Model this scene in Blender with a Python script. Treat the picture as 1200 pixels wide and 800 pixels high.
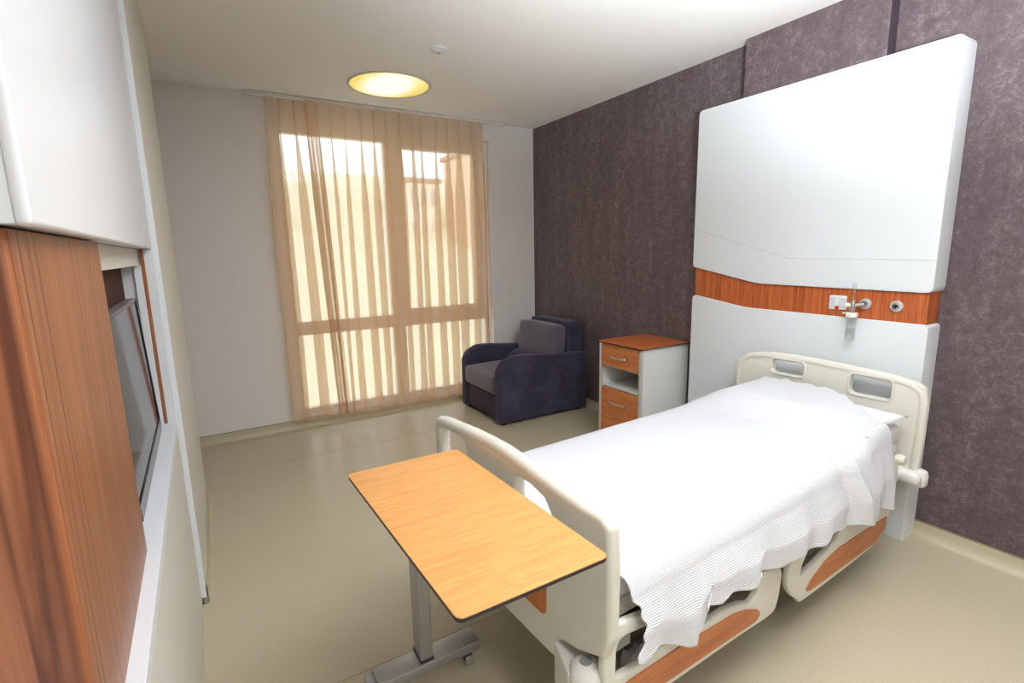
import bpy, bmesh, math, random
from mathutils import Vector, Matrix, noise
random.seed(7)
PI = math.pi
S = bpy.context.scene
C = S.collection
for o in list(bpy.data.objects): bpy.data.objects.remove(o)

# ------------------------------------------------------------------ camera
cam_d = bpy.data.cameras.new('camera'); cam = bpy.data.objects.new('camera', cam_d); C.objects.link(cam)
cam_d.sensor_width = 36; cam_d.lens = 588.1/1200*36; cam_d.clip_start = .02; cam_d.clip_end = 500
yaw, pit, rol = (math.radians(a) for a in (30.7505, 10.1413, -1.1409))
f = Vector((math.sin(yaw)*math.cos(pit), math.cos(yaw)*math.cos(pit), -math.sin(pit)))
r0 = Vector((math.cos(yaw), -math.sin(yaw), 0)); u0 = r0.cross(f)
rr = math.cos(rol)*r0+math.sin(rol)*u0; uu = -math.sin(rol)*r0+math.cos(rol)*u0
M = Matrix((rr, uu, -f)).transposed().to_4x4(); M.translation = Vector((.1589, -.0829, 1.476))
cam.matrix_world = M
S.camera = cam
# ------------------------------------------------------------------ look
S.view_settings.view_transform = 'Standard'; S.view_settings.look = 'None'
S.view_settings.exposure = 0.03; S.view_settings.gamma = 1; S.view_settings.use_curve_mapping = False
# ------------------------------------------------------------------ world: bright overcast sky
w = bpy.data.worlds.new('sky'); S.world = w; w.use_nodes = True
w.node_tree.nodes['Background'].inputs[0].default_value = (.86, .93, 1, 1)
w.node_tree.nodes['Background'].inputs[1].default_value = 2.4
# ------------------------------------------------------------------ lights: bounce flash and added ceiling fills
def area(name, loc, rot, size, power, col=(1, 1, 1), shape='DISK', sy=None):
    l = bpy.data.lights.new(name, 'AREA'); l.shape = shape; l.size = size; l.energy = power; l.color = col
    if sy: l.size_y = sy
    o = bpy.data.objects.new(name, l); C.objects.link(o); o.location = loc; o.rotation_euler = rot; return o
sl = bpy.data.lights.new('bounce_flash', 'SPOT'); sl.energy = 660; sl.spot_size = math.radians(112); sl.spot_blend = .9; sl.shadow_soft_size = .08; sl.color = (.86, .93, 1)
so = bpy.data.objects.new('bounce_flash', sl); C.objects.link(so); so.location = (1.0, -.1, 1.62)
so.rotation_euler = Vector((.50, .46, 1)).to_track_quat('-Z', 'Y').to_euler()
area('overhead_fill', (1.5, .45, 2.66), (0, 0, 0), .6, 13, (.97, .98, 1))  # added fill light under the ceiling, out of view, no fixture
area('rear_fill', (.7, -1.1, 2.66), (0, 0, 0), .6, 22, (.97, .98, 1))  # added fill behind the camera, brightens faces turned to the rear

# ------------------------------------------------------------------ materials
def lin(c):
    return tuple(((v/255)/12.92 if v/255 <= .04045 else ((v/255+.055)/1.055)**2.4) for v in c)+(1,)
class NT:
    def __init__(s, name):
        s.m = bpy.data.materials.new(name); s.m.use_nodes = True; s.t = s.m.node_tree; s.n = s.t.nodes
        s.b = s.n['Principled BSDF']; s.out = s.n['Material Output']
    def new(s, typ, **kw):
        x = s.n.new(typ)
        for k, v in kw.items():
            if k.startswith('i_'): x.inputs[int(k[2:])].default_value = v
            else: setattr(x, k, v)
        return x
    def l(s, a, b): s.t.links.new(a, b)
def mat(name, col, rough=.5, spec=.5, metal=0, bump=None, vary=None, coat=0):
    n = NT(name); n.b.inputs['Base Color'].default_value = lin(col); n.b.inputs['Roughness'].default_value = rough
    n.b.inputs['Specular IOR Level'].default_value = spec; n.b.inputs['Metallic'].default_value = metal
    n.b.inputs['Coat Weight'].default_value = coat
    tc = n.new('ShaderNodeTexCoord')
    if vary:
        sc, amt = vary
        nz = n.new('ShaderNodeTexNoise'); nz.inputs['Scale'].default_value = sc; nz.inputs['Detail'].default_value = 6
        n.l(tc.outputs['Object'], nz.inputs['Vector'])
        mx = n.new('ShaderNodeMix', data_type='RGBA'); a = lin(col)
        mx.inputs[6].default_value = tuple(min(1, v*(1-amt)) for v in a[:3])+(1,); mx.inputs[7].default_value = tuple(min(1, v*(1+amt)) for v in a[:3])+(1,)
        n.l(nz.outputs['Fac'], mx.inputs[0]); n.l(mx.outputs[2], n.b.inputs['Base Color'])
    if bump:
        sc, st, dist = bump
        nz = n.new('ShaderNodeTexNoise'); nz.inputs['Scale'].default_value = sc; nz.inputs['Detail'].default_value = 4
        n.l(tc.outputs['Object'], nz.inputs['Vector'])
        bp = n.new('ShaderNodeBump'); bp.inputs['Strength'].default_value = st; bp.inputs['Distance'].default_value = dist
        n.l(nz.outputs['Fac'], bp.inputs['Height']); n.l(bp.outputs[0], n.b.inputs['Normal'])
    return n.m
def wood(name, c1, c2, stretch, scale=6, rough=.35, fine=90, contrast=(.35, .65)):
    """two-tone grain; stretch = (x, y, z) coordinate scale, small along the grain"""
    n = NT(name); n.b.inputs['Roughness'].default_value = rough
    tc = n.new('ShaderNodeTexCoord'); mp = n.new('ShaderNodeMapping'); mp.inputs['Scale'].default_value = stretch
    n.l(tc.outputs['Object'], mp.inputs['Vector'])
    a = n.new('ShaderNodeTexNoise'); a.inputs['Scale'].default_value = scale; a.inputs['Detail'].default_value = 5; a.inputs['Distortion'].default_value = .6
    b = n.new('ShaderNodeTexNoise'); b.inputs['Scale'].default_value = fine; b.inputs['Detail'].default_value = 3
    n.l(mp.outputs[0], a.inputs['Vector']); n.l(mp.outputs[0], b.inputs['Vector'])
    mx = n.new('ShaderNodeMix', data_type='FLOAT'); mx.inputs[0].default_value = .45
    n.l(a.outputs['Fac'], mx.inputs[2]); n.l(b.outputs['Fac'], mx.inputs[3])
    cr = n.new('ShaderNodeValToRGB'); cr.color_ramp.elements[0].position = contrast[0]; cr.color_ramp.elements[1].position = contrast[1]
    cr.color_ramp.elements[0].color = lin(c1); cr.color_ramp.elements[1].color = lin(c2)
    n.l(mx.outputs[0], cr.inputs[0]); n.l(cr.outputs[0], n.b.inputs['Base Color'])
    return n.m

PLASTIC = mat('cream_plastic', (222, 219, 207), .38)
PLASTIC2 = mat('pale_plastic', (232, 231, 225), .35)
WHITE_LAQ = mat('white_lacquer', (224, 227, 231), .32, .45)
WHITE_PNL = mat('white_panel', (221, 225, 228), .5, .35)
CEIL = mat('ceiling_paint', (242, 239, 235), .9, .2, bump=(60, .08, .002))
WALLP = mat('wall_paint', (234, 230, 226), .85, .2, bump=(180, .25, .002))
BEIGE = mat('beige_laminate', (218, 214, 203), .5, .35)
FRAMEW = mat('window_frame_white', (240, 238, 230), .45)
ALU = mat('satin_aluminium', (178, 178, 180), .38, .5, .75)
STEEL = mat('brushed_steel', (190, 188, 185), .3, .5, 1)
DARKM = mat('dark_metal', (58, 52, 48), .5)
BLACK = mat('black_plastic', (24, 24, 26), .35)
EDGE = mat('dark_edge', (38, 32, 40), .4)
GREYP = mat('grey_plastic', (150, 150, 152), .5)
RED = mat('red_plastic', (200, 40, 35), .4)
MATT = mat('mattress_cover', (226, 224, 226), .7, bump=(220, .2, .001))
SHEETM = mat('white_cotton', (240, 240, 243), .9, .2, bump=(40, .3, .004))
WOODBAND = wood('red_teak_band', (150, 66, 26), (206, 112, 58), (1, 22, .6), 3, .45, 18, (.36, .62))
WOODCAB = wood('teak_front', (184, 104, 54), (214, 136, 80), (1, 1.2, 12), 3, .4, 20, (.36, .64))
WOODCABT = wood('teak_top', (176, 88, 38), (206, 116, 60), (1.5, 12, 1), 3, .3, 20, (.36, .64))
WOODBED = wood('bed_inlay', (176, 100, 54), (204, 128, 76), (1.2, 12, 14), 3, .45, 20, (.36, .64))
WOODTAB = wood('table_oak', (213, 148, 84), (228, 168, 100), (2.0, 22, 4), 3.2, .42, 12, (.36, .62))
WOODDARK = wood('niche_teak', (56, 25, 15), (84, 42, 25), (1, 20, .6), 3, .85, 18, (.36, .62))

def wood_unit():
    n = NT('teak_veneer'); n.b.inputs['Roughness'].default_value = .38
    tc = n.new('ShaderNodeTexCoord'); mp = n.new('ShaderNodeMapping'); mp.inputs['Scale'].default_value = (16, 75, .5)
    n.l(tc.outputs['Object'], mp.inputs['Vector'])
    wv = n.new('ShaderNodeTexNoise'); wv.inputs['Scale'].default_value = 2.2; wv.inputs['Detail'].default_value = 8; wv.inputs['Distortion'].default_value = 1.1
    n.l(mp.outputs[0], wv.inputs['Vector'])
    cr = n.new('ShaderNodeValToRGB'); e = cr.color_ramp.elements
    e[0].position = .33; e[0].color = lin((100, 52, 28)); e[1].position = .62; e[1].color = lin((166, 104, 68))
    q = e.new(.46); q.color = lin((142, 84, 50))
    n.l(wv.outputs['Fac'], cr.inputs[0]); n.l(cr.outputs[0], n.b.inputs['Base Color']); return n.m
WOODUNIT = wood_unit()

def floor_mat():
    n = NT('vinyl_floor'); n.b.inputs['Roughness'].default_value = .3; n.b.inputs['Specular IOR Level'].default_value = .45
    tc = n.new('ShaderNodeTexCoord')
    a = n.new('ShaderNodeTexNoise'); a.inputs['Scale'].default_value = 230; a.inputs['Detail'].default_value = 4
    b = n.new('ShaderNodeTexNoise'); b.inputs['Scale'].default_value = 1.5; b.inputs['Detail'].default_value = 3
    n.l(tc.outputs['Object'], a.inputs['Vector']); n.l(tc.outputs['Object'], b.inputs['Vector'])
    cr = n.new('ShaderNodeValToRGB'); cr.color_ramp.elements[0].position = .38; cr.color_ramp.elements[1].position = .66
    cr.color_ramp.elements[0].color = lin((188, 176, 149)); cr.color_ramp.elements[1].color = lin((199, 188, 162))
    n.l(a.outputs['Fac'], cr.inputs[0]); n.l(cr.outputs[0], n.b.inputs['Base Color'])
    mr = n.new('ShaderNodeMapRange'); mr.inputs[3].default_value = .24; mr.inputs[4].default_value = .36
    n.l(b.outputs['Fac'], mr.inputs[0]); n.l(mr.outputs[0], n.b.inputs['Roughness'])
    return n.m
FLOOR = floor_mat()
COVE = mat('vinyl_cove', (196, 186, 158), .4, .4)
SEAM = mat('floor_seam', (168, 157, 130), .6)

def wallpaper(name, bright=1.0):
    n = NT(name); n.b.inputs['Roughness'].default_value = .55; n.b.inputs['Specular IOR Level'].default_value = .35
    tc = n.new('ShaderNodeTexCoord')
    a = n.new('ShaderNodeTexNoise'); a.inputs['Scale'].default_value = 20; a.inputs['Detail'].default_value = 9; a.inputs['Roughness'].default_value = .68; a.inputs['Distortion'].default_value = .9
    v = n.new('ShaderNodeTexNoise'); v.inputs['Scale'].default_value = 95; v.inputs['Detail'].default_value = 3; v.inputs['Distortion'].default_value = 1.2
    w_ = n.new('ShaderNodeTexNoise'); w_.inputs['Scale'].default_value = 4.0; w_.inputs['Detail'].default_value = 4
    mp = n.new('ShaderNodeMapping'); mp.inputs['Scale'].default_value = (1, 3.2, .5)
    n.l(tc.outputs['Object'], a.inputs['Vector']); n.l(tc.outputs['Object'], v.inputs['Vector'])
    n.l(tc.outputs['Object'], mp.inputs['Vector']); n.l(mp.outputs[0], w_.inputs['Vector'])
    m1 = n.new('ShaderNodeMix', data_type='FLOAT'); m1.inputs[0].default_value = .4
    n.l(a.outputs['Fac'], m1.inputs[2]); n.l(v.outputs['Fac'], m1.inputs[3])
    m2 = n.new('ShaderNodeMix', data_type='FLOAT'); m2.inputs[0].default_value = .22
    n.l(m1.outputs[0], m2.inputs[2]); n.l(w_.outputs['Fac'], m2.inputs[3])
    cr = n.new('ShaderNodeValToRGB'); e = cr.color_ramp.elements
    sc = lambda c: lin(tuple(x*bright for x in c))
    e[0].position = .38; e[0].color = sc((84, 71, 74)); e[1].position = .68; e[1].color = sc((136, 123, 126))
    q = e.new(.51); q.color = sc((101, 87, 90))
    n.l(m2.outputs[0], cr.inputs[0]); n.l(cr.outputs[0], n.b.inputs['Base Color'])
    bp = n.new('ShaderNodeBump'); bp.inputs['Strength'].default_value = .25; bp.inputs['Distance'].default_value = .003
    n.l(m1.outputs[0], bp.inputs['Height']); n.l(bp.outputs[0], n.b.inputs['Normal'])
    return n.m
PAPER = wallpaper('mottled_wallpaper')
PAPERDARK = mat('dark_return_face', (66, 54, 62), .5)

def velvet():
    n = NT('charcoal_velvet'); n.b.inputs['Roughness'].default_value = .85; n.b.inputs['Specular IOR Level'].default_value = .15
    n.b.inputs['Sheen Weight'].default_value = .55; n.b.inputs['Sheen Roughness'].default_value = .35; n.b.inputs['Sheen Tint'].default_value = lin((190, 185, 215))
    tc = n.new('ShaderNodeTexCoord')
    a = n.new('ShaderNodeTexNoise'); a.inputs['Scale'].default_value = 5; a.inputs['Detail'].default_value = 5; a.inputs['Distortion'].default_value = .8
    n.l(tc.outputs['Object'], a.inputs['Vector'])
    cr = n.new('ShaderNodeValToRGB'); cr.color_ramp.elements[0].position = .35; cr.color_ramp.elements[1].position = .7
    cr.color_ramp.elements[0].color = lin((56, 54, 68)); cr.color_ramp.elements[1].color = lin((74, 72, 88))
    n.l(a.outputs['Fac'], cr.inputs[0]); n.l(cr.outputs[0], n.b.inputs['Base Color'])
    bp = n.new('ShaderNodeBump'); bp.inputs['Strength'].default_value = .2; bp.inputs['Distance'].default_value = .01
    n.l(a.outputs['Fac'], bp.inputs['Height']); n.l(bp.outputs[0], n.b.inputs['Normal'])
    return n.m
VELVET = velvet()
VELVET_L = mat('grey_velvet_seat', (94, 90, 103), .8, .2, vary=(5, .12))
VELVET_L.node_tree.nodes['Principled BSDF'].inputs['Sheen Weight'].default_value = .4

def sheer():
    n = NT('sheer_voile')
    tr = n.new('ShaderNodeBsdfTransparent'); tr.inputs[0].default_value = (1, .98, .92, 1)
    df = n.new('ShaderNodeBsdfDiffuse'); df.inputs[0].default_value = lin((222, 190, 168))
    tl = n.new('ShaderNodeBsdfTranslucent'); tl.inputs[0].default_value = lin((232, 199, 163))
    m1 = n.new('ShaderNodeMixShader'); m1.inputs[0].default_value = .42
    m2 = n.new('ShaderNodeMixShader'); m2.inputs[0].default_value = .45
    n.l(df.outputs[0], m1.inputs[1]); n.l(tl.outputs[0], m1.inputs[2])
    n.l(tr.outputs[0], m2.inputs[1]); n.l(m1.outputs[0], m2.inputs[2]); n.l(m2.outputs[0], n.out.inputs[0])
    n.n.remove(n.b); return n.m
SHEER = sheer()
def glass(name, rough=0.0, tint=(1, 1, 1, 1), mixf=.08):
    n = NT(name); tr = n.new('ShaderNodeBsdfTransparent'); tr.inputs[0].default_value = tint
    gl = n.new('ShaderNodeBsdfGlossy'); gl.inputs['Roughness'].default_value = rough
    m = n.new('ShaderNodeMixShader'); m.inputs[0].default_value = mixf
    n.l(tr.outputs[0], m.inputs[1]); n.l(gl.outputs[0], m.inputs[2]); n.l(m.outputs[0], n.out.inputs[0]); n.n.remove(n.b); return n.m
PANE = glass('window_glass')
CLEAR = glass('clear_plastic', .05, (.96, .97, .97, 1), .14)

def lamp_mat():
    n = NT('lamp_diffuser'); tc = n.new('ShaderNodeTexCoord')
    def spot(x, y, r):
        mp = n.new('ShaderNodeMapping'); mp.inputs['Location'].default_value = (-x/r, -y/r*.7, 0); mp.inputs['Scale'].default_value = (1/r, .7/r, 1/r)
        g = n.new('ShaderNodeTexGradient', gradient_type='SPHERICAL'); n.l(tc.outputs['Object'], mp.inputs[0]); n.l(mp.outputs[0], g.inputs[0]); return g.outputs[1]
    a, b = spot(-.02, .09, .24), spot(.0, -.12, .26)
    ad = n.new('ShaderNodeMath', operation='ADD'); n.l(a, ad.inputs[0]); n.l(b, ad.inputs[1])
    cr = n.new('ShaderNodeValToRGB'); e = cr.color_ramp.elements
    e[0].position = 0; e[0].color = (.88, .66, .17, 1); e[1].position = .8; e[1].color = (1, 1, .86, 1)
    q = e.new(.3); q.color = (.98, .82, .34, 1)
    n.l(ad.outputs[0], cr.inputs[0])
    em = n.new('ShaderNodeEmission'); em.inputs[1].default_value = 1.05; n.l(cr.outputs[0], em.inputs[0]); n.l(em.outputs[0], n.out.inputs[0]); n.n.remove(n.b)
    return n.m
LAMP = lamp_mat()

def blanket_mat():
    n = NT('ribbed_cotton'); n.b.inputs['Base Color'].default_value = lin((243, 243, 245)); n.b.inputs['Roughness'].default_value = .9
    n.b.inputs['Specular IOR Level'].default_value = .2
    uv = n.new('ShaderNodeUVMap'); uv.uv_map = 'UVMap'
    w1 = n.new('ShaderNodeTexWave', wave_type='BANDS', bands_direction='Y'); w1.inputs['Scale'].default_value = 50.0   # ribs run along the bed
    w1.inputs['Distortion'].default_value = .5; w1.inputs['Detail'].default_value = 1; w1.inputs['Detail Scale'].default_value = .5
    w2 = n.new('ShaderNodeTexWave', wave_type='BANDS', bands_direction='X'); w2.inputs['Scale'].default_value = 60.0
    n.l(uv.outputs[0], w1.inputs[0]); n.l(uv.outputs[0], w2.inputs[0])
    mm = n.new('ShaderNodeMath', operation='MULTIPLY_ADD'); mm.inputs[1].default_value = .25
    n.l(w2.outputs[1], mm.inputs[0]); n.l(w1.outputs[1], mm.inputs[2])
    bp = n.new('ShaderNodeBump'); bp.inputs['Strength'].default_value = .8; bp.inputs['Distance'].default_value = .0013
    n.l(mm.outputs[0], bp.inputs['Height']); n.l(bp.outputs[0], n.b.inputs['Normal'])
    # the hollows between the ribs get a greyer colour
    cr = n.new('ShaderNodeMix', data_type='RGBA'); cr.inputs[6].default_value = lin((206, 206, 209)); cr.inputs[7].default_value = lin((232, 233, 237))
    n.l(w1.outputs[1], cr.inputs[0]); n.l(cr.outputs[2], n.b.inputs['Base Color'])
    return n.m
BLANKET = blanket_mat()

# ------------------------------------------------------------------ mesh helpers
def link(name, me, m=None, parent=None, mw=None):
    o = bpy.data.objects.new(name, me); C.objects.link(o)
    if m: me.materials.append(m)
    if parent: o.parent = parent
    if mw: me.transform(mw)
    return o
def fin(name, bm, m, parent=None, smooth=True, ang=35):
    bmesh.ops.recalc_face_normals(bm, faces=bm.faces)
    me = bpy.data.meshes.new(name); bm.to_mesh(me); bm.free()
    o = link(name, me, m, parent)
    if smooth:
        for p in me.polygons: p.use_smooth = True
        me.set_sharp_from_angle(angle=math.radians(ang))
    return o
def bx(bm, x0, x1, y0, y1, z0, z1, bev=0, seg=2):
    t = bmesh.new(); bmesh.ops.create_cube(t, size=1)
    for v in t.verts:
        v.co = Vector(((x0+x1)/2+v.co.x*(x1-x0), (y0+y1)/2+v.co.y*(y1-y0), (z0+z1)/2+v.co.z*(z1-z0)))
    if bev: bmesh.ops.bevel(t, geom=t.edges[:], offset=bev, segments=seg, affect='EDGES', profile=.5)
    me = bpy.data.meshes.new('t'); t.to_mesh(me); t.free(); bm.from_mesh(me); bpy.data.meshes.remove(me)
def box(name, x0, x1, y0, y1, z0, z1, m, parent=None, bev=0, seg=2):
    bm = bmesh.new(); bx(bm, x0, x1, y0, y1, z0, z1, bev, seg); return fin(name, bm, m, parent, bev > 0)
def cyl(bm, p0, p1, r0, r1=None, n=32, caps=True):
    r1 = r0 if r1 is None else r1
    p0, p1 = Vector(p0), Vector(p1); d = p1-p0
    t = bmesh.new(); bmesh.ops.create_cone(t, cap_ends=caps, segments=n, radius1=r0, radius2=r1, depth=d.length)
    q = d.to_track_quat('Z', 'Y').to_matrix().to_4x4(); q.translation = (p0+p1)/2
    t.transform(q); me = bpy.data.meshes.new('t'); t.to_mesh(me); t.free(); bm.from_mesh(me); bpy.data.meshes.remove(me)
def lathe(bm, prof, origin, axis=(0, 0, 1), n=32):
    ax = Vector(axis).normalized(); q = ax.to_track_quat('Z', 'Y').to_matrix(); o = Vector(origin)
    rings = []
    for r, z in prof:
        if r < 1e-6: rings.append([bm.verts.new(o+q@Vector((0, 0, z)))])
        else: rings.append([bm.verts.new(o+q@Vector((r*math.cos(2*PI*k/n), r*math.sin(2*PI*k/n), z))) for k in range(n)])
    for a, b in zip(rings, rings[1:]):
        for k in range(n):
            v = [a[k % len(a)], a[(k+1) % len(a)], b[(k+1) % len(b)], b[k % len(b)]]
            u = []
            for t in v:
                if t not in u: u.append(t)
            if len(u) > 2: bm.faces.new(u)
def tube(bm, pts, r, n=14, ends=True):
    pts = [Vector(p) for p in pts]; rings = []; prev = None
    for i, p in enumerate(pts):
        d = (pts[min(i+1, len(pts)-1)]-pts[max(i-1, 0)]).normalized()
        a = Vector((0, 0, 1)) if prev is None else prev
        if abs(a.dot(d)) > .95: a = Vector((1, 0, 0))
        u = (a-d*a.dot(d)).normalized(); v = d.cross(u); prev = u
        rad = r[i] if isinstance(r, (list, tuple)) else r
        rings.append([bm.verts.new(p+u*rad*math.cos(2*PI*k/n)+v*rad*math.sin(2*PI*k/n)) for k in range(n)])
    for a, b in zip(rings, rings[1:]):
        for k in range(n): bm.faces.new((a[k], a[(k+1) % n], b[(k+1) % n], b[k]))
    if ends: bm.faces.new(rings[0][::-1]); bm.faces.new(rings[-1])
def fillet(pts, r, n=5):
    """round the corners of a closed 2-D outline"""
    out = []; N = len(pts)
    for i in range(N):
        p = Vector(pts[i]); a = Vector(pts[i-1])-p; b = Vector(pts[(i+1) % N])-p
        rad = r[i] if isinstance(r, (list, tuple)) else r
        la, lb = a.length, b.length
        if rad <= 0 or la < 1e-6 or lb < 1e-6: out.append(p); continue
        cosang = max(-1, min(1, a.dot(b)/(la*lb))); half = math.acos(cosang)/2
        if half > PI/2-.03: out.append(p); continue
        t = min(rad/math.tan(half), la*.48, lb*.48)
        p0, p1 = p+a/la*t, p+b/lb*t
        for k in range(n+1):
            s = k/n; out.append((1-s)**2*p0+2*s*(1-s)*p+s*s*p1)
    return [(v.x, v.y) for v in out]
def smooth_closed(pts, n=6):
    out = []; N = len(pts); P = [Vector(p) for p in pts]
    for i in range(N):
        a, b, c, d = P[i-1], P[i], P[(i+1) % N], P[(i+2) % N]
        for k in range(n):
            t = k/n
            out.append(.5*((2*b)+(c-a)*t+(2*a-5*b+4*c-d)*t*t+(3*b-a-3*c+d)*t**3))
    return [(v.x, v.y) for v in out]
def plate(name, outlines, thick, bevel, mw, m, parent=None, res=3):
    """flat shape with holes, given depth and rounded edges; outlines in local XY, depth along local Z"""
    cu = bpy.data.curves.new('c', 'CURVE'); cu.dimensions = '2D'; cu.fill_mode = 'BOTH'
    cu.extrude = max(thick/2-bevel, .0001); cu.bevel_depth = bevel; cu.bevel_resolution = res; cu.offset = -bevel
    for pts in outlines:
        sp = cu.splines.new('POLY'); sp.points.add(len(pts)-1); sp.use_cyclic_u = True
        for q, p in zip(sp.points, pts): q.co = (p[0], p[1], 0, 1)
    o = bpy.data.objects.new('c', cu); C.objects.link(o)
    dg = bpy.context.evaluated_depsgraph_get(); me = bpy.data.meshes.new_from_object(o.evaluated_get(dg))
    bpy.data.objects.remove(o); bpy.data.curves.remove(cu)
    me.name = name; me.materials.clear(); me.transform(mw)
    bm = bmesh.new(); bm.from_mesh(me); bmesh.ops.remove_doubles(bm, verts=bm.verts, dist=1e-5); bmesh.ops.recalc_face_normals(bm, faces=bm.faces); bm.to_mesh(me); bm.free()
    ob = link(name, me, m, parent)
    for p in me.polygons: p.use_smooth = True
    me.set_sharp_from_angle(angle=math.radians(40))
    return ob
def frameYZ(x): return Matrix(((0, 0, 1, x), (1, 0, 0, 0), (0, 1, 0, 0), (0, 0, 0, 1)))     # 2-D (y, z) at x
def frameXZ(y): return Matrix(((1, 0, 0, 0), (0, 0, -1, y), (0, 1, 0, 0), (0, 0, 0, 1)))    # 2-D (x, z) at y
def frameXY(z): return Matrix.Translation((0, 0, z))
def empty(name, loc=(0, 0, 0), rz=0, parent=None):
    o = bpy.data.objects.new(name, None); C.objects.link(o); o.location = loc; o.rotation_euler = (0, 0, rz); o.empty_display_size = .1
    return o
def tag(o, label=None, cat=None, group=None, kind=None):
    if label: o['label'] = label
    if cat: o['category'] = cat
    if group: o['group'] = group
    if kind: o['kind'] = kind
    return o
def struct(o): o['kind'] = 'structure'; return o

# ------------------------------------------------------------------ room shell
W, D, H = 3.15, 4.445, 2.7
YR = -1.9
struct(box('floor', -.7, W+.15, YR-.1, D+.15, -.1, 0, FLOOR))
struct(box('ceiling', -.7, W+.15, YR-.1, D+.3, H, H+.12, CEIL))
struct(box('wall_right', W, W+.15, YR, D, 0, H, PAPER))
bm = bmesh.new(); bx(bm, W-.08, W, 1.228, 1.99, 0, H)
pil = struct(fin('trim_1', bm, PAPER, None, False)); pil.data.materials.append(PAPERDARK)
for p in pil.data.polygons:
    if p.normal.y < -.9: p.material_index = 1  # side face towards the rear takes a plain darker colour
tag(pil, 'shallow wallpapered pilaster on the dark wall above the white headwall panel')
struct(box('wall_rear', -.7, W+.15, YR-.1, YR, 0, H, WALLP))
OX0, OX1, OZ0, OZ1 = .69, 2.635, .10, 2.54
bm = bmesh.new()
bx(bm, -.7, OX0, D, D+.3, 0, H); bx(bm, OX1, W+.15, D, D+.3, 0, H); bx(bm, OX0, OX1, D, D+.3, 0, OZ0); bx(bm, OX0, OX1, D, D+.3, OZ1, H)
struct(fin('wall_back', bm, WALLP, None, False))
bm = bmesh.new(); bx(bm, -.7, -.6, YR, D, 0, H); bx(bm, -.6, 0, 2.30, 3.43, 0, H)
wl = struct(fin('wall_left', bm, BEIGE, None, False))
# coved vinyl skirting
def cove(name, path, inward, n=6, hh=.075, dep=.035):
    """path along the wall foot, inward = unit vector into the room"""
    bm = bmesh.new(); rows = []
    prof = [(0.004, hh+.003), (.006, hh-.004)]+[(dep-(dep-.006)*math.sin(t), .002+(hh-.02)*(1-math.cos(t))) for t in [PI/2*(1-k/n) for k in range(n+1)]]+[(dep+.02, .0012)]
    for p in path:
        p = Vector(p); rows.append([bm.verts.new(p+Vector(inward)*a+Vector((0, 0, z))) for a, z in [(0, hh+.003)]+prof])
    for a, b in zip(rows, rows[1:]):
        for k in range(len(a)-1): bm.faces.new((a[k], a[k+1], b[k+1], b[k]))
    return struct(fin(name, bm, COVE))
cove('baseboard_back', [(-.6, D, 0), (W, D, 0)], (0, -1, 0))
cove('baseboard_right', [(W, YR, 0), (W, D, 0)], (-1, 0, 0))
cove('baseboard_left', [(0, 2.3, 0), (0, 3.43, 0)], (1, 0, 0), dep=.012)
bm = bmesh.new(); bx(bm, W-.006, W, YR, D, .073, .079); bx(bm, -.6, W, D-.006, D, .073, .079)
struct(fin('trim_2', bm, mat('skirting_bead', (150, 140, 116), .5), None, False))
bm = bmesh.new()
bx(bm, -.0, W, 3.745, 3.748, .0002, .0007); bx(bm, 0, W, 1.55, 1.553, .0002, .0007)
tag(struct(fin('trim_3', bm, SEAM, None, False)), 'thin welded seams across the vinyl floor')

# ------------------------------------------------------------------ window
win = struct(empty('window_1', (0, 0, 0)))
y0, y1 = D+.06, D+.13
MX = 1.665
bm = bmesh.new()
for a in ((OX0, .76, OZ0, OZ1), (OX1-.06, OX1, OZ0, OZ1), (1.60, 1.72, OZ0, OZ1), (.76, 1.60, 2.45, OZ1), (1.72, OX1-.06, 2.47, OZ1), (.76, 1.60, OZ0, .15), (1.72, OX1-.06, OZ0, .15), (.76, 1.60, .80, .915), (1.72, OX1-.06, .80, .95)):
    bx(bm, a[0], a[1], y0, y1, a[2], a[3], .004, 1)
fin('window_frame', bm, FRAMEW, win)
bm = bmesh.new()
for a in ((1.70, 1.765, .93, 2.48), (2.475, 2.585, .93, 2.48), (1.765, 2.475, 2.405, 2.48), (1.765, 2.475, .93, .965)):
    bx(bm, a[0], a[1], y0-.018, y1-.02, a[2], a[3], .004, 1)
fin('sash_frame', bm, FRAMEW, win)
for a in ((.76, 1.60, .915, 2.45), (1.765, 2.475, .95, 2.41), (.76, 1.60, .15, .80), (1.72, 2.575, .15, .80)):
    box('pane', a[0]-.005, a[1]+.005, y0+.03, y0+.036, a[2]-.005, a[3]+.005, PANE, win)
box('window_sill', OX0-.0, OX1+.0, D-.012, y0, OZ0-.012, OZ0+.006, mat('grey_sill', (196, 198, 204), .35), win, .003)
bm = bmesh.new(); bx(bm, 1.715, 1.735, y0-.04, y0-.018, 1.35, 1.47, .004, 1); bx(bm, 1.72, 1.73, y0-.05, y0-.038, 1.27, 1.43, .004, 1)
fin('window_handle', bm, FRAMEW, win)

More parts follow.
